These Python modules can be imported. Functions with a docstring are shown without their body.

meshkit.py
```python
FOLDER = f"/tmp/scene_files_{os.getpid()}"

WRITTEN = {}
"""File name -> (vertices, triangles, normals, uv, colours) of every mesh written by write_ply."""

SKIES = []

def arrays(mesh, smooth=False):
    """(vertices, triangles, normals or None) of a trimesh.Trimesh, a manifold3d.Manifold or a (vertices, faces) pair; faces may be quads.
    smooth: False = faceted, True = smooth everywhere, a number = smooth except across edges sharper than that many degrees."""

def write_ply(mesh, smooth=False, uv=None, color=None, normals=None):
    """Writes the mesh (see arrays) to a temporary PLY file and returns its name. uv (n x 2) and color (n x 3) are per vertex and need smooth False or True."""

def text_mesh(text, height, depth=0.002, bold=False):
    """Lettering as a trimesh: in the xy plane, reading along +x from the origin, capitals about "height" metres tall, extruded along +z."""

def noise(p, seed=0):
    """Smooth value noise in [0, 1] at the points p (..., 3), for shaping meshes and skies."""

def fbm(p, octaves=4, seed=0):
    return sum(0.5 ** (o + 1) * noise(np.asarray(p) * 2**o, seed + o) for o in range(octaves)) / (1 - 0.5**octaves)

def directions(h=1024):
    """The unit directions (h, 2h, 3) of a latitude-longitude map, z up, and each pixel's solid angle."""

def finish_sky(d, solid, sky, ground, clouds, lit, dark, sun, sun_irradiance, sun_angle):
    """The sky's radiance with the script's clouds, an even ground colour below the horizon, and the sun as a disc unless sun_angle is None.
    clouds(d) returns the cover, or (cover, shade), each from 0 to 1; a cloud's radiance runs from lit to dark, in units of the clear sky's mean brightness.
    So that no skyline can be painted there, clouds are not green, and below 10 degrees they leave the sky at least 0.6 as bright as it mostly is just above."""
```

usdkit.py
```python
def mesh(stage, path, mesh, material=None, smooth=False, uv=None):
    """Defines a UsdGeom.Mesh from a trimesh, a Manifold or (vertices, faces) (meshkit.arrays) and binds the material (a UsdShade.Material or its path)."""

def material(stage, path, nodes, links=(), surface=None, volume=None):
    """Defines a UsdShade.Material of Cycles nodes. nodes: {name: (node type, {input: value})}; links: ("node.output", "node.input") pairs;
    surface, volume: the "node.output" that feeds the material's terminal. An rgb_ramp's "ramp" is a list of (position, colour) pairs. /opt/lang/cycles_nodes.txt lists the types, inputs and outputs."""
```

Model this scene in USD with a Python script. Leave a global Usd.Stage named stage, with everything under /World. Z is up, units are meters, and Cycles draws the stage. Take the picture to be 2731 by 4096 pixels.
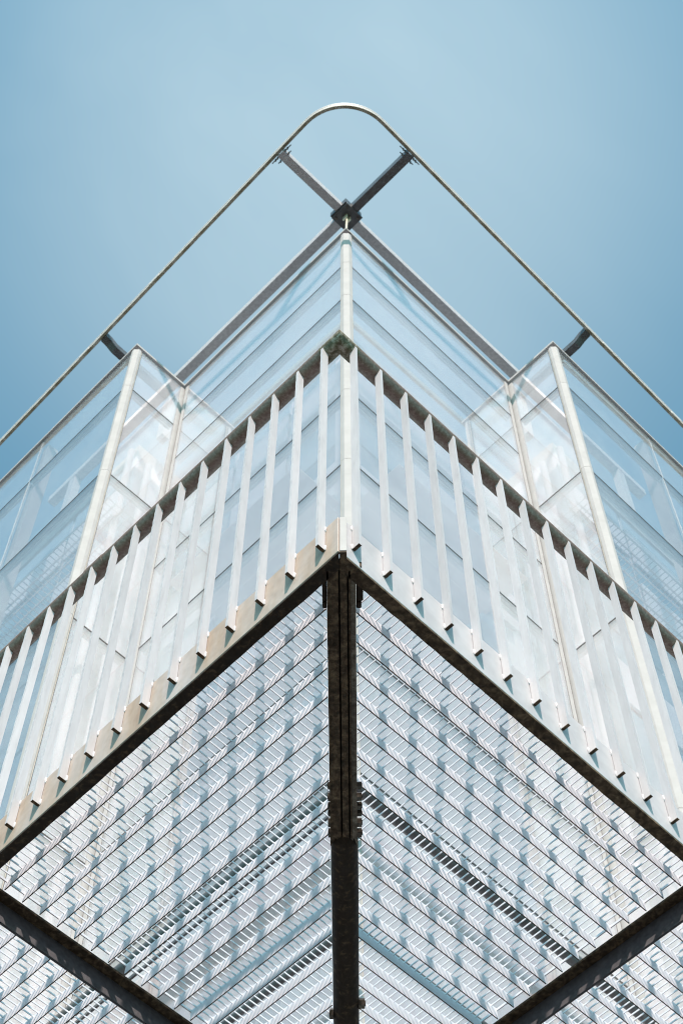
import math, random
import numpy as np
import trimesh
import usdkit
from pxr import Usd, UsdGeom, UsdLux, UsdShade, Gf, Sdf, Vt

stage = Usd.Stage.CreateInMemory()
UsdGeom.SetStageUpAxis(stage, UsdGeom.Tokens.z)
UsdGeom.SetStageMetersPerUnit(stage, 1.0)
world = UsdGeom.Xform.Define(stage, "/World")
stage.SetDefaultPrim(world.GetPrim())

# ------------------------------------------------------------------ camera, sky, sun, exposure
FLOOR = 4.96                      # height of the walkway above the ground
S2 = math.sqrt(0.5)
cam = UsdGeom.Camera.Define(stage, "/World/camera")
CAM_POS = (0.0208, -1.8798, -3.3595 + FLOOR)
RT = (0.9999612, 0.0088055, -0.0002830)
UP = (0.0079102, -0.8832234, 0.4688858)
BK = (0.0038788, -0.4688698, -0.8832587)
cam.AddTransformOp().Set(Gf.Matrix4d(*RT, 0, *UP, 0, *BK, 0, *CAM_POS, 1))
cam.CreateHorizontalApertureAttr(24.0)
cam.CreateVerticalApertureAttr(24.0 * 4096 / 2731)
cam.CreateFocalLengthAttr(24.0 * 6947.3 / 2731)
cam.CreateClippingRangeAttr(Gf.Vec2f(0.05, 5000))
cam.CreateFStopAttr(11.0)
cam.CreateFocusDistanceAttr(4.75)
cam.CreateExposureAttr(0.42)

SUN_EL, SUN_AZ = math.radians(46.5), math.radians(178.4)      # azimuth from +y towards +x
to_sun = np.array([math.sin(SUN_AZ) * math.cos(SUN_EL), math.cos(SUN_AZ) * math.cos(SUN_EL), math.sin(SUN_EL)])

LOOKS = "/World/Looks"
UsdGeom.Scope.Define(stage, LOOKS)
sky_mat = usdkit.material(stage, LOOKS + "/sky_light", {
    "sky": ("sky_texture", {"sky_type": "single_scattering", "sun_disc": False, "sun_elevation": SUN_EL, "sun_rotation": SUN_AZ,
                            "altitude": 50.0, "air_density": 1.0, "aerosol_density": 1.0, "ozone_density": 0.5}),
    "tint": ("mix", {"mix_type": "multiply", "fac": 1.0, "color2": (0.71, 1.25, 1.09)}),
    "tc": ("texture_coordinate", {}),
    "map": ("mapping", {"location": (0.4, 0.1, 0.3), "scale": (1.0, 1.0, 1.0)}),
    "n": ("noise_texture", {"scale": 2.2, "detail": 5.0, "roughness": 0.55, "distortion": 0.6}),
    "r": ("map_range", {"from_min": 0.3, "from_max": 0.7, "to_min": 0.75, "to_max": 1.25, "clamp": True}),
    "dist": ("vector_math", {"math_type": "distance", "vector2": (0.0, 0.284, 0.959)}),      # a thin veil of high cloud
    "v": ("map_range", {"range_type": "smootherstep", "from_min": 0.0, "from_max": 0.345, "to_min": 0.44, "to_max": 0.03, "clamp": True}),
    "vm": ("math", {"math_type": "multiply"}),
    "m": ("mix", {"mix_type": "mix", "color2": (4.6, 5.4, 5.5)}),
    "b": ("background_shader", {"strength": 0.15}),
}, [("tc.generated", "map.vector"), ("map.vector", "n.vector"), ("n.fac", "r.value"), ("tc.generated", "dist.vector1"), ("dist.value", "v.value"),
    ("v.result", "vm.value1"), ("r.result", "vm.value2"), ("vm.value", "m.fac"), ("sky.color", "tint.color1"), ("tint.color", "m.color1"), ("m.color", "b.color")], surface="b.background")
dome = UsdLux.DomeLight.Define(stage, "/World/sky")
UsdShade.MaterialBindingAPI.Apply(dome.GetPrim()).Bind(sky_mat)
dome.GetPrim().SetCustomDataByKey("kind", "structure")
dome.GetPrim().SetCustomDataByKey("label", "clear pale blue sky with a thin bright veil")
dome.GetPrim().SetCustomDataByKey("category", "sky")

sun = UsdLux.DistantLight.Define(stage, "/World/sun")
sun.CreateNormalizeAttr(True)
sun.CreateIntensityAttr(1.2)
sun.CreateAngleAttr(0.5)
sun.CreateColorAttr(Gf.Vec3f(1.0, 0.825, 0.74))
zax = to_sun
xax = np.cross([0, 0, 1.0], zax); xax /= np.linalg.norm(xax)
yax = np.cross(zax, xax)
sun.AddTransformOp().Set(Gf.Matrix4d(*xax, 0, *yax, 0, *zax, 0, 0, 0, 60, 1))

# ------------------------------------------------------------------ materials
def noise_mat(name, ramp, scale=20.0, detail=6.0, rough=0.55, metallic=0.0, spec=0.5, bump=0.0, bump_scale=120.0, distortion=0.4, per_object=0.0, stretch=None):
    nodes = {
        "geo": ("geometry", {}),
        "n": ("noise_texture", {"scale": scale, "detail": detail, "roughness": 0.62, "distortion": distortion}),
        "r": ("rgb_ramp", {"ramp": ramp}),
        "p": ("principled_bsdf", {"roughness": rough, "metallic": metallic, "specular_ior_level": spec}),
    }
    links = [("geo.position", "n.vector"), ("n.fac", "r.fac")]
    if stretch:
        nodes["mp"] = ("mapping", {"scale": stretch})
        links[0] = ("mp.vector", "n.vector"); links.append(("geo.position", "mp.vector"))
    col = "r.color"
    if per_object:
        nodes["oi"] = ("object_info", {})
        nodes["mr"] = ("map_range", {"from_min": 0.0, "from_max": 1.0, "to_min": 1.0 - per_object, "to_max": 1.0 + per_object})
        nodes["h"] = ("hsv", {})
        links += [("oi.random", "mr.value"), ("mr.result", "h.value"), (col, "h.color")]
        col = "h.color"
    links.append((col, "p.base_color"))
    if bump:
        nodes["n2"] = ("noise_texture", {"scale": bump_scale, "detail": 4.0, "roughness": 0.6})
        nodes["bp"] = ("bump", {"strength": bump, "distance": 0.002})
        links += [("geo.position", "n2.vector"), ("n2.fac", "bp.height"), ("bp.normal", "p.normal")]
    return usdkit.material(stage, f"{LOOKS}/{name}", nodes, links, surface="p.BSDF")

G = lambda v, t=(1, 1, 1): tuple(v * c for c in t)
COOL = (1.0, 0.965, 1.015)            # neutral zinc
M = {}
M["galvanised"] = noise_mat("galvanised_steel", [(0.25, G(0.43, COOL)), (0.42, G(0.49, COOL)), (0.6, G(0.525, COOL)), (0.78, G(0.56, COOL))], scale=60, rough=0.5, bump=0.2, bump_scale=260, per_object=0.09, stretch=(1.0, 1.0, 0.14))
M["grating"] = noise_mat("grating_steel", [(0.3, G(0.66, (0.95, 0.985, 1.05))), (0.7, G(0.75, (0.95, 0.985, 1.05)))], scale=40, rough=0.45, bump=0.1, per_object=0.04)
M["dirt_and_shade"] = noise_mat("grimy_steel_and_shade", [(0.30, (0.034, 0.023, 0.015)), (0.46, (0.078, 0.054, 0.035)), (0.58, (0.15, 0.107, 0.068)), (0.75, (0.27, 0.20, 0.125))], scale=60, detail=9, rough=0.75, spec=0.25, bump=0.7, bump_scale=90)  # brown grime; also colours the painted shade strips under the grating bars
M["dark_dirty"] = noise_mat("black_grimy_steel", [(0.35, (0.024, 0.017, 0.012)), (0.55, (0.042, 0.029, 0.020)), (0.74, (0.14, 0.095, 0.055))], scale=60, detail=9, rough=0.7, spec=0.25, bump=0.5, bump_scale=90)
M["rail_tube"] = noise_mat("weathered_tube", [(0.30, (0.12, 0.074, 0.056)), (0.5, (0.175, 0.118, 0.095)), (0.74, (0.27, 0.21, 0.185))], scale=110, detail=9, rough=0.6, bump=0.5, bump_scale=190, distortion=0.1)
M["mossy"] = noise_mat("mossy_tube", [(0.30, (0.040, 0.034, 0.018)), (0.47, (0.11, 0.094, 0.056)), (0.60, (0.28, 0.255, 0.21)), (0.8, (0.46, 0.44, 0.40))], scale=60, detail=10, rough=0.8, bump=0.7, bump_scale=150, distortion=0.3)
M["white_paint"] = noise_mat("white_aluminium", [(0.3, G(0.41, (1.0, 0.975, 0.985))), (0.7, G(0.47, (1.0, 0.975, 0.985)))], scale=12, rough=0.85, spec=0.15)
M["beige_seal"] = noise_mat("aged_trim", [(0.3, (0.42, 0.37, 0.32)), (0.7, (0.56, 0.51, 0.46))], scale=18, rough=0.6)
M["black_gasket"] = noise_mat("black_gasket", [(0.3, (0.02, 0.022, 0.024)), (0.7, (0.05, 0.05, 0.05))], scale=30, rough=0.6)
M["spacer"] = noise_mat("grey_spacer", [(0.3, (0.34, 0.38, 0.42)), (0.7, (0.42, 0.46, 0.49))], scale=9, rough=0.4)
M["blind"] = noise_mat("white_blind", [(0.3, G(0.64, (0.95, 0.97, 1.06))), (0.7, G(0.70, (0.95, 0.97, 1.06)))], scale=4, rough=0.7, per_object=0.05)
M["beam"] = noise_mat("dull_zinc_beam", [(0.3, (0.38, 0.37, 0.385)), (0.5, (0.48, 0.47, 0.485)), (0.7, (0.60, 0.59, 0.60))], scale=60, detail=8, rough=0.5, bump=0.3)
M["shaded_leg"] = noise_mat("shaded_zinc", [(0.3, (0.07, 0.071, 0.078)), (0.7, (0.125, 0.126, 0.135))], scale=60, detail=8, rough=0.7, spec=0.2)  # zinc with the shade on the hanging leg put into its base colour
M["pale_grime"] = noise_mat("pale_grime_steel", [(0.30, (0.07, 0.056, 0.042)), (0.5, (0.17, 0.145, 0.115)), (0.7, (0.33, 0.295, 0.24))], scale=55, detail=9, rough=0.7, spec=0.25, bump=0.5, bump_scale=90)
M["column_white"] = noise_mat("column_white", [(0.3, (0.66, 0.67, 0.70)), (0.7, (0.72, 0.73, 0.76))], scale=6, rough=0.6, spec=0.2)
M["olive_rail"] = noise_mat("olive_rail_steel", [(0.3, (0.16, 0.14, 0.08)), (0.48, (0.30, 0.27, 0.19)), (0.65, (0.46, 0.44, 0.38))], scale=14, detail=5, rough=0.6, bump=0.3)  # olive brown for the bottom strip, darker than the rail sides
M["rail_white"] = noise_mat("pale_rail", [(0.3, (0.52, 0.49, 0.47)), (0.7, (0.64, 0.61, 0.59))], scale=14, rough=0.45)
M["bolt"] = noise_mat("dark_bolt", [(0.3, (0.03, 0.026, 0.022)), (0.6, (0.12, 0.10, 0.08)), (0.8, (0.3, 0.28, 0.25))], scale=90, rough=0.4, metallic=0.5)
M["brass"] = usdkit.material(stage, LOOKS + "/bright_rod", {"p": ("principled_bsdf", {"base_color": (0.85, 0.78, 0.62), "metallic": 0.6, "roughness": 0.35})}, [], surface="p.BSDF")
M["asphalt"] = noise_mat("asphalt", [(0.3, (0.028, 0.028, 0.028)), (0.7, (0.045, 0.043, 0.04))], scale=3, rough=0.85, bump=0.3, bump_scale=60)
M["dark_pipe"] = noise_mat("dark_pipe", [(0.3, (0.05, 0.05, 0.053)), (0.7, (0.12, 0.12, 0.125))], scale=20, rough=0.35)
M["weld"] = noise_mat("weld_zinc", [(0.3, G(0.54, COOL)), (0.7, G(0.68, COOL))], scale=150, rough=0.5, bump=0.8, bump_scale=500)
M["concrete"] = noise_mat("pale_concrete", [(0.3, (0.3, 0.3, 0.29)), (0.7, (0.42, 0.41, 0.4))], scale=2.5, rough=0.8)

# the left fascia is stained with rust streaks running down, the right one is clean zinc
M["fascia_clean"] = noise_mat("fascia_zinc", [(0.3, G(0.43, COOL)), (0.5, G(0.48, COOL)), (0.7, G(0.53, COOL))], scale=16, detail=9, rough=0.5, bump=0.2, bump_scale=200)
M["fascia_rust"] = usdkit.material(stage, LOOKS + "/fascia_rust_stained", {
    "geo": ("geometry", {}),
    "map": ("mapping", {"scale": (9.0, 9.0, 2.2)}),
    "n": ("noise_texture", {"scale": 1.0, "detail": 6.0, "roughness": 0.6}),
    "r": ("rgb_ramp", {"ramp": [(0.33, (0.47, 0.43, 0.43)), (0.48, (0.44, 0.37, 0.33)), (0.60, (0.41, 0.315, 0.25)), (0.75, (0.32, 0.22, 0.155))]}),
    "n3": ("noise_texture", {"scale": 35.0, "detail": 6.0, "roughness": 0.6}),
    "r3": ("rgb_ramp", {"ramp": [(0.3, (0.85, 0.85, 0.85)), (0.7, (1.05, 1.05, 1.05))]}),
    "m": ("mix", {"mix_type": "multiply", "fac": 1.0}),
    "p": ("principled_bsdf", {"roughness": 0.6}),
}, [("geo.position", "map.vector"), ("map.vector", "n.vector"), ("n.fac", "r.fac"), ("geo.position", "n3.vector"), ("n3.fac", "r3.fac"),
    ("r.color", "m.color1"), ("r3.color", "m.color2"), ("m.color", "p.base_color")], surface="p.BSDF")

def glass(name, tint, f0, power, dust, dust_col=(0.82, 0.86, 0.88)):
    """A window pane: sun passes, the sky is mirrored more at grazing angles, a film of dust catches the light."""
    return usdkit.material(stage, f"{LOOKS}/{name}", {
        "lw": ("layer_weight", {"blend": 0.5}), "geo": ("geometry", {}),
        "pw": ("math", {"math_type": "power", "value2": power}),
        "sc": ("math", {"math_type": "multiply_add", "value2": 1.0 - f0, "value3": f0}),
        "fr": ("math", {"math_type": "subtract", "value1": 1.0}),
        "mu": ("math", {"math_type": "multiply"}),
        "n": ("noise_texture", {"scale": 1.7, "detail": 5.0, "roughness": 0.6}),
        "dr": ("map_range", {"from_min": 0.3, "from_max": 0.7, "to_min": dust * 0.65, "to_max": dust * 1.35, "clamp": True}),
        "t": ("transparent_bsdf", {"color": tint}),
        "g": ("glossy_bsdf", {"color": (1.0, 0.94, 0.945), "roughness": 0.03}),
        "d": ("diffuse_bsdf", {"color": dust_col}),
        "m1": ("mix_closure", {}), "m2": ("mix_closure", {}),
    }, [("lw.facing", "pw.value1"), ("pw.value", "sc.value1"), ("geo.backfacing", "fr.value2"), ("sc.value", "mu.value1"), ("fr.value", "mu.value2"),
        ("geo.position", "n.vector"), ("n.fac", "dr.value"), ("dr.result", "m1.fac"),
        ("t.BSDF", "m1.closure1"), ("d.BSDF", "m1.closure2"), ("m1.closure", "m2.closure1"), ("g.BSDF", "m2.closure2"), ("mu.value", "m2.fac")], surface="m2.closure")

M["glass"] = glass("facade_glass", (0.97, 0.95, 0.96), 0.06, 3.4, 0.16, (0.78, 0.71, 0.70))
M["dusty_glass"] = glass("dusty_facade_glass", (0.97, 0.945, 0.955), 0.06, 3.4, 0.31, (0.75, 0.705, 0.73))
M["hazy_glass"] = glass("hazy_facade_glass", (0.97, 0.945, 0.955), 0.06, 3.4, 0.22, (0.77, 0.72, 0.74))
M["inner_glass"] = usdkit.material(stage, LOOKS + "/inner_window_glass", {
    "p": ("principled_bsdf", {"base_color": (0.20, 0.31, 0.39), "roughness": 0.06, "specular_ior_level": 0.9})}, [], surface="p.BSDF")
M["opal"] = usdkit.material(stage, LOOKS + "/opal_shelf", {
    "d": ("diffuse_bsdf", {"color": (0.76, 0.72, 0.72)}), "t": ("translucent_bsdf", {"color": (0.76, 0.72, 0.72)}), "m": ("mix_closure", {"fac": 0.5})},
    [("d.BSDF", "m.closure1"), ("t.BSDF", "m.closure2")], surface="m.closure")

# ------------------------------------------------------------------ helpers
U = np.array([S2, S2, 0.0]); V = np.array([-S2, S2, 0.0]); Z = np.array([0, 0, 1.0])
BASIS = np.stack([U, V, Z], 1)                     # columns: (u, v, z) to world
def uvz(p):
    """(u, v, z): along the right front, along the left front, height above the walkway."""
    return np.asarray(p, float) @ BASIS.T + np.array([0, 0, FLOOR])
def in_uvz(m):
    m = m.copy(); m.vertices = uvz(m.vertices); return m
def in_xyz(m):
    m = m.copy(); m.vertices = np.asarray(m.vertices) + [0, 0, FLOOR]; return m
def box(a0, a1, b0, b1, c0, c1):
    return trimesh.creation.box(bounds=[[min(a0, a1), min(b0, b1), min(c0, c1)], [max(a0, a1), max(b0, b1), max(c0, c1)]])
def cbox(a0, a1, b0, b1, c0, c1, ch=0.002):
    """box with chamfered edges"""
    lo, hi = np.array([a0, b0, c0], float), np.array([a1, b1, c1], float)
    pts = []
    for k in range(3):
        for sx in (0, 1):
            for sy in (0, 1):
                for sz in (0, 1):
                    p = np.where([sx, sy, sz], hi - ch, lo + ch)
                    p[k] = hi[k] if (sx, sy, sz)[k] else lo[k]
                    pts.append(p)
    return trimesh.convex.convex_hull(np.array(pts))
def cat(ms): return trimesh.util.concatenate(ms)
def swap(m, left):
    """the left front is the right front mirrored: (u, v) exchanged"""
    if not left: return m
    m = m.copy(); m.vertices = np.asarray(m.vertices)[:, [1, 0, 2]]; m.faces = np.asarray(m.faces)[:, ::-1]; return m
COUNT = {}
def numbered(parent, name):
    k = (parent, name); n = COUNT.get(k, 0); COUNT[k] = n + 1
    return f"{parent}/{name}" if n == 0 else f"{parent}/{name}_{n:03d}"
def tag(prim, label=None, category=None, group=None, kind=None):
    for k, v in (("label", label), ("category", category), ("group", group), ("kind", kind)):
        if v: prim.SetCustomDataByKey(k, v)
    return prim
def obj(name, mesh, mat, parent=None, smooth=False, label=None):
    path = numbered(str(parent) if parent else "/World", name)
    p = usdkit.mesh(stage, path, mesh, mat if not isinstance(mat, str) else M[mat], smooth=smooth).GetPrim()
    if label: tag(p, label)
    return p.GetPath()
def thing(name, label, category, group=None, kind=None, loc=None):
    path = numbered("/World", name)
    x = UsdGeom.Xform.Define(stage, path)
    tag(x.GetPrim(), label, category, group, kind)
    return path
def tube(points, r, n=14, close=True):
    """round tube along a polyline"""
    P = np.asarray(points, float); rings = []
    T = np.gradient(P, axis=0); T /= np.linalg.norm(T, axis=1)[:, None]
    ref = np.array([0, 0, 1.0]) if abs(T[0][2]) < 0.9 else np.array([1.0, 0, 0])
    for p, t in zip(P, T):
        a = np.cross(t, ref); a /= np.linalg.norm(a); b = np.cross(t, a)
        th = np.linspace(0, 2 * np.pi, n, endpoint=False)
        rings.append(p + r * (np.cos(th)[:, None] * a + np.sin(th)[:, None] * b))
    v = np.concatenate(rings); f = []
    for i in range(len(P) - 1):
        for k in range(n):
            a, b = i * n + k, i * n + (k + 1) % n
            f += [[a, b, b + n], [a, b + n, a + n]]
    if close:
        c0, c1 = len(v), len(v) + 1
        v = np.vstack([v, P[0], P[-1]])
        for k in range(n):
            f.append([c0, (k + 1) % n, k]); f.append([c1, (len(P) - 1) * n + k, (len(P) - 1) * n + (k + 1) % n])
    m = trimesh.Trimesh(v, np.array(f), process=False); m.fix_normals(); return m
def prism(poly, h0, h1, axis=2):
    """simple polygon extruded along one axis; poly in the other two axes"""
    from shapely.geometry import Polygon
    m = trimesh.creation.extrude_polygon(Polygon(poly), h1 - h0, engine="earcut")
    v = np.asarray(m.vertices).copy(); v[:, 2] += h0
    if axis == 1: v = v[:, [0, 2, 1]]
    if axis == 0: v = v[:, [2, 0, 1]]
    m = trimesh.Trimesh(v, m.faces, process=False); m.fix_normals(); return m
def sheet_bar(path, w, h):
    """rectangular bar w wide (horizontal) and h tall swept along a horizontal polyline"""
    P = np.asarray(path, float); T = np.gradient(P, axis=0); T[:, 2] = 0; T /= np.linalg.norm(T, axis=1)[:, None]
    Nn = np.stack([-T[:, 1], T[:, 0], 0 * T[:, 0]], 1); zz = np.array([0, 0, 1.0])
    v = np.concatenate([np.stack([p - n * w / 2 - zz * h / 2, p + n * w / 2 - zz * h / 2, p + n * w / 2 + zz * h / 2, p - n * w / 2 + zz * h / 2]) for p, n in zip(P, Nn)])
    f = []
    for i in range(len(P) - 1):
        for k in range(4):
            a, b = 4 * i + k, 4 * i + (k + 1) % 4
            f += [[a, b, b + 4], [a, b + 4, a + 4]]
    e = 4 * (len(P) - 1); f += [[0, 2, 1], [0, 3, 2], [e, e + 1, e + 2], [e, e + 2, e + 3]]
    m = trimesh.Trimesh(v, np.array(f), process=False); m.fix_normals(); return m
rng = random.Random(7)

# ------------------------------------------------------------------ ground
gm = trimesh.Trimesh([[-900, -900, 0], [900, -900, 0], [900, 900, 0], [-900, 900, 0]], [[0, 1, 2], [0, 2, 3]], process=False)
g = obj("ground", gm, "asphalt")
tag(stage.GetPrimAtPath(g), "dark asphalt ground below the glass building", "ground", kind="structure")

# ------------------------------------------------------------------ glass building
B = thing("glass_building", "pale glass building with stepped corner and white corner posts", "building")
TOP = 7.125
GU, GV = 1.207, 1.177            # glass planes of the recessed corner bay (left front u = GU, right front v = GV)
INL, INR = 2.69, 2.705           # re-entrant corners
OU, OV = 0.79, 0.783             # glass planes of the outer bays
ROWS_C = [-4.9, -3.4, -1.6, -0.09, 0.70, 1.50, 2.31, 3.10, 3.89, 4.685, 5.35, 6.02, 6.565, TOP]
ROWS_O = [-4.9, -2.4, -0.85, 0.70, 2.26, 3.81, 5.35, 6.52, TOP]
GAP = 0.006
def pane_run(left, plane, a0, a1, rows, gm, name="glass_pane"):
    """panes in the plane (second coordinate = plane) running along the first coordinate"""
    for j in range(len(rows) - 1):
        z0, z1 = rows[j] + GAP, rows[j + 1] - GAP
        pm = "hazy_glass" if z1 < 3.2 and left else gm
        obj(name, in_uvz(swap(box(a0, a1, plane, plane + 0.008, z0, z1), left)), pm, B)
    for z in rows[1:-1]:
        obj("joint_gasket", in_uvz(swap(box(a0, a1, plane - 0.001, plane + 0.03, z - GAP + 0.0005, z + GAP - 0.0005), left)), "black_gasket", B)
        obj("transom", in_uvz(swap(box(a0, a1, plane + 0.032, plane + 0.045, z - 0.018, z + 0.010), left)), "spacer", B)
def return_run(left, plane, a0, a1, rows):
    """panes facing the camera side on the step: constant first coordinate, running along the second"""
    for j in range(len(rows) - 1):
        obj("glass_pane", in_uvz(swap(box(plane, plane + 0.008, a0, a1, rows[j] + GAP, rows[j + 1] - GAP), left)), "dusty_glass", B)
    for z in rows[1:-1]:
        obj("joint_gasket", in_uvz(swap(box(plane - 0.001, plane + 0.03, a0, a1, z - GAP + 0.0005, z + GAP - 0.0005), left)), "black_gasket", B)
        obj("transom", in_uvz(swap(box(plane + 0.032, plane + 0.045, a0, a1, z - 0.018, z + 0.010), left)), "spacer", B)
def corner_post(cu, cv, rows, s=0.030):
    """white chamfered post on an outer corner with beige returns, split at the joints"""
    for j in range(len(rows) - 1):
        z0, z1 = rows[j] + 0.0015, rows[j + 1] - 0.0015
        if z1 > TOP - 0.05: z1 = TOP - 0.03
        face = [(cu - 0.012, cv + 0.032), (cu - 0.012, cv + 0.012), (cu + 0.012, cv - 0.012), (cu + 0.032, cv - 0.012), (cu + 0.032, cv + 0.008), (cu + 0.008, cv + 0.032)]
        obj("corner_post", in_uvz(prism(face, z0, z1)), "white_paint", B)
        for L in (True, False):
            if L: m = box(cu - 0.006, cu + 0.004, cv + 0.0325, cv + 0.0425, z0, z1)
            else: m = box(cu + 0.0325, cu + 0.0425, cv - 0.006, cv + 0.004, z0, z1)
            obj("post_trim", in_uvz(m), "beige_seal", B)
for left in (True, False):
    gp = GU if left else GV          # plane of this front
    op = OU if left else OV
    co = GV if left else GU          # where the run starts at the corner
    inn = INL if left else INR
    pane_run(left, gp, co + 0.048, inn - 0.045, ROWS_C, "dusty_glass")
    for a0, a1 in ((co + 0.0475, co + 0.0435), (inn - 0.0445, inn - 0.0405)):
        obj("edge_gasket", in_uvz(swap(box(a0, a1, gp - 0.001, gp + 0.012, -4.9, TOP - 0.01), left)), "black_gasket", B)
    obj("edge_gasket", in_uvz(swap(box(inn + 0.0475, inn + 0.0435, op - 0.001, op + 0.012, -4.9, TOP - 0.01), left)), "black_gasket", B)
    obj("edge_gasket", in_uvz(swap(box(inn - 0.001, inn + 0.012, op + 0.0475, op + 0.0435, -4.9, TOP - 0.01), left)), "black_gasket", B)
    # re-entrant corner trims
    obj("inner_corner_post", in_uvz(swap(box(inn - 0.044, inn - 0.018, gp - 0.004, gp + 0.02, -4.9, TOP - 0.02), left)), "white_paint", B)
    obj("corner_gap", in_uvz(swap(box(inn - 0.017, inn + 0.006, gp + 0.004, gp + 0.02, -4.9, TOP - 0.02), left)), "black_gasket", B)
    obj("inner_corner_post", in_uvz(swap(box(inn - 0.004, inn + 0.02, gp - 0.030, gp + 0.003, -4.9, TOP - 0.02), left)), "white_paint", B)
    # the step (facing the other front)
    return_run(left, inn, op + 0.048, gp - 0.032, ROWS_O)
    # outer bays
    edges = [inn, inn + 0.945, inn + 1.89, inn + 2.835, inn + 3.78]
    for k in range(4):
        a0 = edges[k] + (0.048 if k == 0 else 0.006); a1 = edges[k + 1] - 0.006
        pane_run(left, op, a0, a1, ROWS_O, "glass")
        obj("mullion", in_uvz(swap(box(edges[k + 1] - 0.0055, edges[k + 1] + 0.0055, op + 0.002, op + 0.012, -4.9, TOP), left)), "spacer", B)
        obj("mullion", in_uvz(swap(box(edges[k + 1] - 0.028, edges[k + 1] + 0.028, op + 0.032, op + 0.11, -4.9, TOP - 0.04), left)), "white_paint", B)
    # coping along the top
    cp = lambda a0, a1, b0, b1: obj("coping", in_uvz(swap(box(a0, a1, b0, b1, TOP, TOP + 0.022), left)), "white_paint", B)
    cp(co - 0.014 if left else co + 0.0155, inn + 0.014, gp - 0.015, gp + 0.035)
    cp(inn - 0.015, inn + 0.035, op + 0.0355, gp - 0.0155)
    cp(inn - 0.015, inn + 4.0, op - 0.015, op + 0.035)
corner_post(GU, GV, ROWS_C)
corner_post(OU, INL, ROWS_O)
corner_post(INR, OV, ROWS_O)

obj("open_seal", in_uvz(box(INR + 0.0325, INR + 0.0405, OV - 0.009, OV - 0.0062, 5.10, 5.34)), "black_gasket", B)
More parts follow.
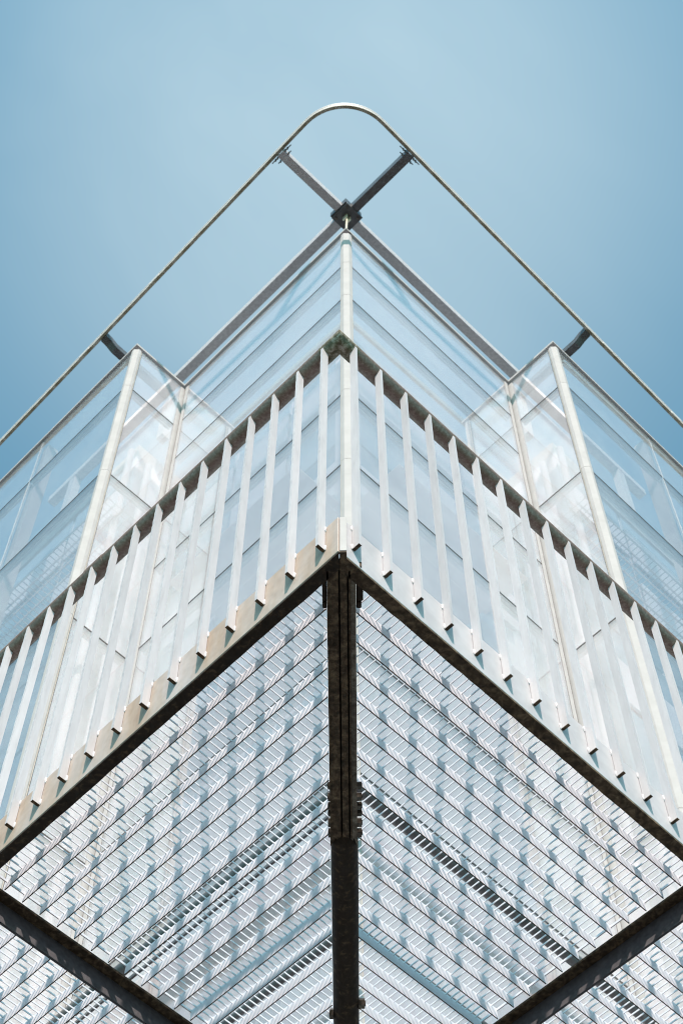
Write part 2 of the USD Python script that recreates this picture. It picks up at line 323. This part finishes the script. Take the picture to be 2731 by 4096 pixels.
# inner wall behind the outer skin: white blinds and blue windows
CAV = 0.42
WTOP = 6.75
rows_in = [-4.9, -3.0, -1.5, 0.05, 0.85, 1.62, 2.42, 3.2, 4.0, 4.8, 5.45, 6.1, WTOP]
def inner_wall(left, plane, a0, a1, n, prob):
    w = (a1 - a0) / n
    obj("inner_frame", in_uvz(swap(box(a0, a1, plane + 0.03, plane + 0.1, -4.9, WTOP), left)), "blind", B)
    for k in range(n):
        for j in range(len(rows_in) - 1):
            z0, z1 = rows_in[j], rows_in[j + 1]
            if 0 < z0 < 4.5 and n == 3:            # narrow hanging strips with blue glass between
                x = a0 + k * w + 0.02
                while x < a0 + (k + 1) * w - 0.1:
                    q = rng.uniform(0.08, 0.2)
                    if rng.random() < (0.62 if left else 0.8):
                        obj("blind", in_uvz(swap(box(x, x + q - 0.012, plane, plane + 0.012, z0 + 0.02 + rng.choice([0, 0, 0.15]), z1 - rng.choice([0.02, 0.02, 0.2])), left)), "blind", B)
                    x += q
                obj("inner_window", in_uvz(swap(box(a0 + k * w + 0.02, a0 + (k + 1) * w - 0.02, plane + 0.014, plane + 0.028, z0 + 0.02, z1 - 0.02), left)), "inner_glass", B)
                continue
            split = z0 + (z1 - z0) * rng.choice([0.55, 0.62, 0.7])
            if rng.random() < (prob if z0 > 3.0 else max(prob, 0.85)):
                obj("blind", in_uvz(swap(box(a0 + k * w + 0.02, a0 + (k + 1) * w - 0.02, plane, plane + 0.012, z0 + 0.02, split), left)), "blind", B)
                obj("inner_window", in_uvz(swap(box(a0 + k * w + 0.02, a0 + (k + 1) * w - 0.02, plane + 0.012, plane + 0.028, split + 0.004, z1 - 0.02), left)), "inner_glass", B)
            else:
                obj("inner_window", in_uvz(swap(box(a0 + k * w + 0.02, a0 + (k + 1) * w - 0.02, plane + 0.012, plane + 0.028, z0 + 0.02, z1 - 0.02), left)), "inner_glass", B)
for left in (True, False):
    gp = GU if left else GV
    op = OU if left else OV
    co = GV if left else GU
    inn = INL if left else INR
    inner_wall(left, gp + CAV, co + CAV, inn + CAV, 3, 0.8)
    inner_wall(left, op + CAV, inn + CAV, inn + 4.2, 6, 0.35)
    # step wall
    obj("inner_frame", in_uvz(swap(box(inn + CAV, inn + CAV + 0.1, op + CAV, gp + CAV, -4.9, WTOP), left)), "blind", B)
    # white round columns in the step cavity
    for a, b in ((inn + 0.14, op + 0.22), (inn + 0.14, op + 0.36)):
        obj("column", in_uvz(swap(tube([(a, b, -4.9), (a, b, 2.0), (a, b, 6.1)], 0.022, 12), left)), "column_white", B, smooth=40)
    # opal light shelves in the corner bay
    for z, f0, f1 in ((4.66, 0.25, 0.9), (3.86, 0.08, 0.62), (3.07, 0.15, 0.9), (2.28, 0.1, 0.8), (1.47, 0.1, 0.9)):
        L = inn - co
        obj("light_shelf", in_uvz(swap(box(co + 0.1 + L * f0, co + 0.1 + L * f1, gp + 0.10, gp + CAV - 0.01, z - 0.02, z - 0.012), left)), "opal", B)
obj("roof_slab", in_uvz(prism([(GU + CAV, GV + CAV), (INR + CAV, GV + CAV), (INR + CAV, OV + CAV), (7, OV + CAV), (7, 7), (OU + CAV, 7), (OU + CAV, INL + CAV), (GU + CAV, INL + CAV)], WTOP + 0.002, WTOP + 0.15)), "concrete", B)

# ------------------------------------------------------------------ gratings
LIFT = 0.045                        # the gratings lie this high above the flange
KU = 1.0 + LIFT / 3.3595
BAR_P, ROD_P = 0.0563 * KU, 0.01902 * KU
def lift_u(u): return (u + 1.3146) * KU - 1.3146
def lift_v(v): return (v + 1.3439) * KU - 1.3439
def grating(label, left, a0, a1, b0, b1, mitre, zf=0.0, bar_p=BAR_P, rod_p=ROD_P, bar_h=0.036, group=None, name="grating_panel", mat="grating", bar0=None, th=0.0030, rod=(0.030, 0.0352), category="grating"):
    """bars run along the first coordinate (the front), rods across; mitre: cut along the diagonal"""
    t = thing(name, label, category, group)
    b = b0 if bar0 is None else bar0
    while b < b1:
        s = max(a0, b + mitre) if mitre is not None else a0
        if s < a1 - 0.01:
            q = obj("bearing_bar", in_uvz(swap(box(s, a1, b - th / 2, b + th / 2, zf + 0.0008, zf + bar_h), left)), mat, t)
            if mat == "grating":            # added dark strip paints the shade under the lower edge
                obj("grimy_edge", in_uvz(swap(box(s, a1, b - th / 2 + 0.0002, b + th / 2 - 0.0002, zf, zf + 0.0007), left)), "dirt_and_shade", q)
        b += bar_p
    n0 = math.ceil((a0 - lift_v(0.4481)) / rod_p); a = lift_v(0.4481) + n0 * rod_p
    while a < a1 - 0.006:
        e = min(b1, a - mitre) if mitre is not None else b1
        if e > b0 + 0.005:
            j = rng.uniform(-0.0006, 0.0006)
            q = obj("cross_rod", in_uvz(swap(box(a + j - 0.0009, a + j + 0.0009, b0, e, zf + rod[0], zf + rod[1]), left)), mat, t)
        a += rod_p
    obj("band_bar", in_uvz(swap(box(a1 - 0.003, a1, b0, b1, zf + bar_h - 0.008, zf + bar_h - 0.0005), left)), mat, t)
    return t
JA0, JA1 = lift_v(1.271), lift_v(1.2995)       # joist: top leg from, to
grating("steel grating panel left of the dark corner beam, ending at the dark joist", True, 0.04, JA0 - 0.002, 0.036, 1.12, 0.044, zf=LIFT, bar0=lift_u(0.029))
grating("steel grating panel right of the dark corner beam, ending at the dark joist", False, 0.04, JA0 - 0.002, 0.036, 1.12, 0.054, zf=LIFT, bar0=lift_v(0.0312))
grating("steel grating panel beyond the joist in the lower left corner of the photo", True, JA1 + 0.012, 2.58, 0.036, 1.12, None, zf=LIFT, bar0=lift_u(0.029))
grating("steel grating panel beyond the joist in the lower right corner of the photo", False, JA1 + 0.012, 2.58, 0.036, 1.12, None, zf=LIFT, bar0=lift_v(0.0312))
for left in (True, False):
    op, inn = (OU, INL) if left else (OV, INR)
    grating("pale grating floor inside the glass at the %s outer bay" % ("left" if left else "right"), left, inn + 0.06, inn + 1.75, op + 0.10, op + CAV - 0.03, None,
            zf=5.2, bar_p=0.055, rod_p=0.034, bar_h=0.03, name="cavity_grating", rod=(0.012, 0.02), mat="white_paint")

# ------------------------------------------------------------------ steel walkway
W = thing("steel_walkway", "galvanised steel walkway with flat bar balustrade round the glass corner", "walkway")
LEN = 2.6
for left in (True, False):
    st = 0.0035 if left else 0.0205
    obj("fascia_plate", in_uvz(swap(cbox(st, LEN, 0.0, 0.008, 0.002, 0.163, 0.001), left)), "fascia_rust" if left else "fascia_clean", W,
        label="rust stained fascia plate of the left front" if left else "clean grey fascia plate of the right front")
    # bottom flange, with a slightly wavy inner edge
    xs = np.linspace(st, LEN, 90); r2 = np.random.RandomState(3 if left else 4)
    inner = 0.032 + r2.uniform(-0.0008, 0.0008, len(xs))
    c0 = 0.0306 if left else 0.0556
    poly = [(st, 0.0006), (LEN, 0.0006)] + [(x, y) for x, y in zip(xs[::-1], inner[::-1]) if x > c0] + [(c0, 0.032)]
    obj("bottom_flange", in_uvz(swap(prism(poly, -0.006, 0.0015), left)), "dark_dirty" if left else "dirt_and_shade", W)
    # joist across the walkway: angle with a hanging leg
    for y0, y1, far in ((JA0, JA1, 1.15), (2.60, 2.634, 0.75)):
        jp = tag(stage.GetPrimAtPath(obj("joist", in_uvz(swap(box(y0, y1 - 0.0005, 0.012, far, LIFT - 0.008, LIFT - 0.001), left)), "dirt_and_shade", W))).GetPath()
        obj("hanging_leg", in_uvz(swap(box(y1, y1 + 0.007, 0.0135, far, LIFT - 0.071, LIFT - 0.0012), left)), "shaded_leg", jp)
    # inner handrail in front of the glass, knee rail and posts
    gp = GU if left else GV
    co = GV if left else GU
    for z, r in ((1.217, 0.024), (0.53, 0.012)):
        obj("inner_rail", in_uvz(swap(tube([(co - 0.10, gp - 0.10, z), (1.8, gp - 0.10, z), (2.6, gp - 0.10, z)], r, 14), left)), "dark_pipe", W, smooth=50)
    if left: obj("inner_rail", in_uvz(swap(box(co - 0.07, 2.6, gp - 0.108, gp - 0.100, 1.115, 1.128), left)), "dark_pipe", W)
    # handrail tube
    zt, rt = 1.217, 0.026
    obj("handrail", in_uvz(swap(tube([(0.062, 0.002, zt), (0.8, 0.002, zt), (1.6, 0.002, zt), (LEN, 0.002, zt)], rt, 28), left)), "rail_tube", W, smooth=50)
    # balusters
    v0 = -0.0515 if left else -0.0557
    zb = 0.0564 if left else 0.0546
    for i in range(1, 25):
        a = v0 + 0.1 * i
        rr = np.random.RandomState(100 * left + i)
        zs = np.arange(zb, 1.205, 0.014)
        k = 0.0011 if left else 0.0003
        outer = [(-0.023 + rr.uniform(-k, k * 0.4), z) for z in zs]
        outer[0] = (-0.023, zb)
        poly = outer + [(-0.0215, 1.2135), (-0.0195, 1.2145), (-0.0012, 1.192), (-0.0012, zb)]
        bar = prism(poly, a - 0.004, a + 0.004, axis=1)            # (second, z) outline extruded along the front
        bar.vertices = np.asarray(bar.vertices)[:, [1, 0, 2]]       # to (first, second, z)
        bar.fix_normals()
        bar.vertices[:, 0] += rr.uniform(-0.0012, 0.0012)
        b = obj("baluster", in_uvz(swap(bar, left)), "galvanised", W)
        obj("cut_end", in_uvz(swap(box(a - 0.0041, a + 0.0041, -0.0231, -0.0011, zb - 0.0012, zb - 0.0001), left)), "dirt_and_shade", b)
        side = a - 0.0045
        for z in (zb + 0.010, zb + 0.098):
            w_ = trimesh.creation.icosphere(2, 1.0)
            w_.vertices *= [0.0036, 0.003, 0.012]
            w_.vertices += rr.normal(0, 0.0004, w_.vertices.shape)
            w_.vertices += [side, -0.001, z]
            obj("weld", in_uvz(swap(w_, left)), "weld", b, smooth=60)
        w_ = trimesh.creation.icosphere(1, 1.0); w_.vertices *= [0.0065, 0.004, 0.005]; w_.vertices += [a, -0.0185, 1.2155]
        obj("weld", in_uvz(swap(w_, left)), "weld", b, smooth=60)
obj("rail_sleeve", in_uvz(swap(tube([(1.005, 0.002, 1.217), (1.03, 0.002, 1.217), (1.085, 0.002, 1.217)], 0.0278, 28), True)), "rail_tube", W, smooth=50)
# handrail elbow
zt, rt = 1.217, 0.0264
em = cat([tube([(0.002, 0.061, zt), (0.002, 0.03, zt), (0.002, 0.002, zt)], rt, 28)])
def mitre_tube(left):
    n = 28; th = np.linspace(0, 2 * np.pi, n, endpoint=False)
    b = 0.002 + rt * np.cos(th); z = zt + rt * np.sin(th)
    ring0 = np.stack([0 * b + 0.0615, b, z], 1); ring1 = np.stack([b, b, z], 1)
    steps = [ring1 + (ring0 - ring1) * t for t in np.linspace(0, 1, 8)]
    v = np.concatenate(steps); f = []
    for i in range(7):
        for k in range(n):
            p, q = i * n + k, i * n + (k + 1) % n
            f += [[p, q, q + n], [p, q + n, p + n]]
    m = trimesh.Trimesh(v, np.array(f), process=False)
    m = swap(m, left); return m
em = cat([mitre_tube(True), mitre_tube(False)])
em.merge_vertices(); em.fix_normals()
obj("rail_elbow", in_uvz(em), "mossy", W, smooth=40, label="mossy mitred corner piece of the handrail")
# corner beam: flat bar on edge between two angle legs, then a round tube with a domed end
web = prism([(0.002, -0.0045), (0.002, 0.158), (0.014, 0.158), (0.02, 0.02), (0.80, 0.02), (0.80, -0.0045)], 0.0012, 0.0166, axis=0)
obj("corner_plate", in_xyz(web), "dirt_and_shade", W, label="flat bar standing in the notch between the fascia plates")
obj("corner_cap", in_xyz(box(0.0014, 0.0164, 0.0002, 0.0018, 0.001, 0.157)), "white_paint", W, label="narrow pale end of the corner bar")
for (x0, x1, ys) in ((-0.0288, -0.0028, 0.034), (0.0204, 0.0367, 0.036)):
    leg = prism([(x0, ys + (0.03 if x0 < 0 else 0.0)), (x1, ys + (0.0 if x0 < 0 else 0.03)), (x1, 0.825), ((x0 + x1) / 2, 0.80), (x0, 0.825)] if True else [], -0.0035, 0.028)
    obj("beam_leg", in_xyz(leg), "dirt_and_shade" if x0 < 0 else "pale_grime", W)
    obj("beam_leg", in_xyz(box(x0 if x0 > 0 else x0, x0 + 0.004 if x0 > 0 else x0 + 0.004, 0.05, 0.80, -0.006, -0.0037)), "dirt_and_shade", W)
obj("beam_back", in_xyz(prism([(-0.028, 0.075), (0.008, 0.03), (0.0362, 0.075), (0.0362, 0.80), (-0.028, 0.80)], 0.0285, 0.036)), "dark_dirty", W)
ty = [(0.0055, 0.775, 0.028), (0.0055, 0.785, 0.024)]
dome_pts, n = [], 24
rings = []
R0 = 0.0335
for t in np.linspace(0, 1, 8):
    ang = t * math.pi / 2
    rings.append((0.783 + 0.035 * (1 - math.cos(math.pi / 2 - ang)) * 0 + 0.035 * (1 - math.cos(ang)) * 0 + 0.035 * (1 - math.sqrt(max(0.0, 1 - (1 - t) ** 2))) * 0 + 0.04 * t, R0 * math.sqrt(max(0.02, 1 - (1 - t) ** 2))))
rings += [(1.1, R0), (1.5, R0), (1.66, R0)]
vv, ff = [], []
th = np.linspace(0, 2 * np.pi, n, endpoint=False)
for y, r in rings: vv.append(np.stack([0.0055 + r * np.cos(th), 0 * th + y, 0.020 + r * np.sin(th)], 1))
vv = np.concatenate(vv)
for i in range(len(rings) - 1):
    for k in range(n):
        p, q = i * n + k, i * n + (k + 1) % n
        ff += [[p, q, q + n], [p, q + n, p + n]]
ff += [[0, k, k + 1] for k in range(1, n - 1)]
tm = trimesh.Trimesh(vv, np.array(ff), process=False); tm.fix_normals()
obj("beam_tube", in_xyz(tm), "dark_dirty", W, smooth=50, label="round dark tube of the corner beam")
def bolt(x, y, z, sgn, r, length):
    m = trimesh.creation.cylinder(radius=r, height=length, sections=6)
    v = np.asarray(m.vertices)[:, [2, 0, 1]]; v = v + [x + sgn * length / 2, y, z]
    sh = trimesh.creation.cylinder(radius=r * 0.55, height=length * 0.9, sections=10)
    v2 = np.asarray(sh.vertices)[:, [2, 0, 1]] + [x + sgn * length * 0.7, y, z]
    m = cat([trimesh.Trimesh(v, m.faces, process=False), trimesh.Trimesh(v2, sh.faces, process=False)]); m.fix_normals(); return m
for y, r in ((0.655, 0.011), (0.688, 0.0125), (0.715, 0.0115), (0.737, 0.010), (0.766, 0.013), (0.797, 0.0135)):
    obj("bolt", in_xyz(bolt(0.0367, y, 0.014, 1, r * 0.92, 0.011)), "bolt", W)
    obj("bolt", in_xyz(bolt(-0.0288, y, 0.014, -1, r * 0.92, 0.005)), "bolt", W)
obj("bolt", in_xyz(bolt(0.0375, 1.355, 0.016, 1, 0.014, 0.016)), "bolt", W)
obj("bolt", in_xyz(bolt(-0.0275, 1.39, 0.016, -1, 0.014, 0.01)), "bolt", W)
for x0, x1, y0, y1 in ((-0.039, -0.0295, 0.075, 0.152), (0.0375, 0.053, 0.075, 0.152)):
    cm = cat([cbox(x0, x1, y0, y1 - 0.018, 0.004, 0.03, 0.002), cbox(x0, x1 if x0 < 0 else x1 - 0.004, y1 - 0.017, y1, 0.002, 0.03, 0.002), cbox(x0, x1 - 0.003, y0 - 0.03, y0 - 0.001, 0.006, 0.03, 0.002)])
    obj("clip_plate", in_xyz(cm), "dark_dirty", W)

# ------------------------------------------------------------------ curved rail above the roof
T = thing("roof_track", "curved steel track rail on crossed beams above the glass corner", "track rail")
ZR = 7.6
def lu(v): return 0.6462 + 0.0158 * (v - 1.8235)
def lv(u): return 0.6255 + 0.01432 * (u - 1.9071)
R = 0.335
uc, vc = lu(1.0) + R, lv(1.0) + R
path = [(lu(7.0), 7.0, ZR)] + [(lu(v), v, ZR) for v in np.linspace(5, vc + 0.02, 12)]
for a in np.linspace(math.pi, 1.5 * math.pi, 26):
    path.append((uc + R * math.cos(a), vc + R * math.sin(a), ZR))
path += [(u, lv(u), ZR) for u in np.linspace(uc + 0.02, 5, 12)] + [(7.0, lv(7.0), ZR)]
path = np.array(path)
obj("curved_rail", in_uvz(sheet_bar(path, 0.021, 0.008)), "olive_rail", T)
obj("curved_rail", in_uvz(sheet_bar(path + [0, 0, 0.0225], 0.0185, 0.036)), "rail_white", T)
obj("curved_rail", in_uvz(sheet_bar(path + [0, 0, 0.0500], 0.022, 0.018)), "rail_white", T)
def beam_along(left, a0, a1, b, w, h, z, mat="beam"):
    # box section: bottom plate, two webs
    m = cat([box(a0, a1, b - w / 2, b + w / 2, z, z + 0.008), box(a0, a1, b - w / 2 + 0.0005, b - w / 2 + 0.0075, z + 0.0082, z + h), box(a0, a1, b + w / 2 - 0.0075, b + w / 2 - 0.0005, z + 0.0082, z + h)])
    return obj("beam", in_uvz(swap(m, left)), mat, T)
BU, BV = 1.242, 1.213
for k_ in (6, 8, 45, 47):               # splices of the rail
    d_ = (path[k_ + 1] - path[k_]) / np.linalg.norm(path[k_ + 1] - path[k_])
    obj("rail_splice", in_uvz(sheet_bar(np.array([path[k_] - d_ * 0.05, path[k_], path[k_] + d_ * 0.05]) + [0, 0, 0.0225], 0.0235, 0.030)), "rail_white", T)
ZB = ZR - 0.02
beam_along(True, BV + 0.072, 4.2, BU, 0.064, 0.075, ZB)
beam_along(False, BU + 0.072, 4.2, BV, 0.064, 0.075, ZB)
beam_along(True, lv(BU) + 0.012, BV - 0.072, BU + 0.008, 0.056, 0.075, ZB, "dark_pipe")
beam_along(False, lu(BV) + 0.012, BU - 0.072, BV - 0.004, 0.056, 0.075, ZB)
obj("beam_joint", in_uvz(box(BU - 0.0715, BU + 0.0715, BV - 0.0715, BV + 0.0715, ZB + 0.001, ZB + 0.07)), "dark_pipe", T)
obj("node_plate", in_uvz(cbox(1.180, 1.325, 1.140, 1.285, ZB - 0.014, ZB - 0.001, 0.002)), "dark_pipe", T)
for du in (-0.05, 0.05):
    for dv in (-0.05, 0.05):
        m = trimesh.creation.cylinder(radius=0.009, height=0.012, sections=6); m.vertices += [1.2525 + du, 1.2125 + dv, ZB - 0.020]
        obj("bolt", in_uvz(m), "bolt", T)
obj("tie_rod", in_uvz(tube([(1.2, 1.168, 7.13), (1.212, 1.178, 7.25), (1.235, 1.198, 7.43), (1.25, 1.210, ZB - 0.016)], 0.0075, 10)), "brass", T, smooth=50)
cl = cat([cbox(1.228, 1.236, 1.19, 1.23, ZB - 0.075, ZB - 0.0145, 0.001), cbox(1.258, 1.266, 1.19, 1.23, ZB - 0.075, ZB - 0.0145, 0.001)])
obj("clevis", in_uvz(cl), "brass", T)
for left in (True, False):
    f = lu if left else lv
    a = 2.974 if left else 2.984
    pts = [(f(a) + 0.012, ZR - 0.02), (f(a) + 0.06, ZR - 0.03), (f(a) + 0.11, ZR - 0.06), (1.30, ZR - 0.075)]
    poly = pts + [(x, z + 0.055) for x, z in pts[::-1]]
    m = prism(poly, a - 0.028, a + 0.028, axis=1); m.vertices = np.asarray(m.vertices)[:, [1, 0, 2]]; m.fix_normals()
    obj("bracket", in_uvz(swap(m, left)), "dark_pipe", T)
    obj("support_post", in_uvz(swap(box(a - 0.03, a + 0.03, 1.26, 1.32, WTOP + 0.152, ZR - 0.078), left)), "beam", T)
    obj("support_post", in_uvz(swap(box(3.9, 3.96, (BU if left else BV) - 0.03, (BU if left else BV) + 0.03, WTOP + 0.152, ZB - 0.002), left)), "beam", T)
    # bolts where the arms meet the rail
    for arm in ((BU if left else BV), a):
        pass
for (cu, cv, left) in ((lu(BV), BV - 0.004, False), (BU + 0.008, lv(BU), True)):
    main, off = (cu, cv) if left else (cv, cu)         # along the rail, across
    for d in (-0.055, -0.037, 0.037, 0.055):
        for o in (0.022, 0.05):
            if abs(d) > 0.05 and o > 0.03: continue
            q = box(main + d - 0.005, main + d + 0.005, off + o - 0.004, off + o + 0.004, ZB - 0.012, ZB + 0.03)
            w_ = tube([(main + d, off + o, ZB + 0.01), (main + d * 1.25, off + o, ZB + 0.01), (main + d * 1.6, off + o, ZB + 0.01)], 0.0035, 8)
            obj("bolt", in_uvz(swap(cat([q, w_]), not True if left else True)), "bolt", T)
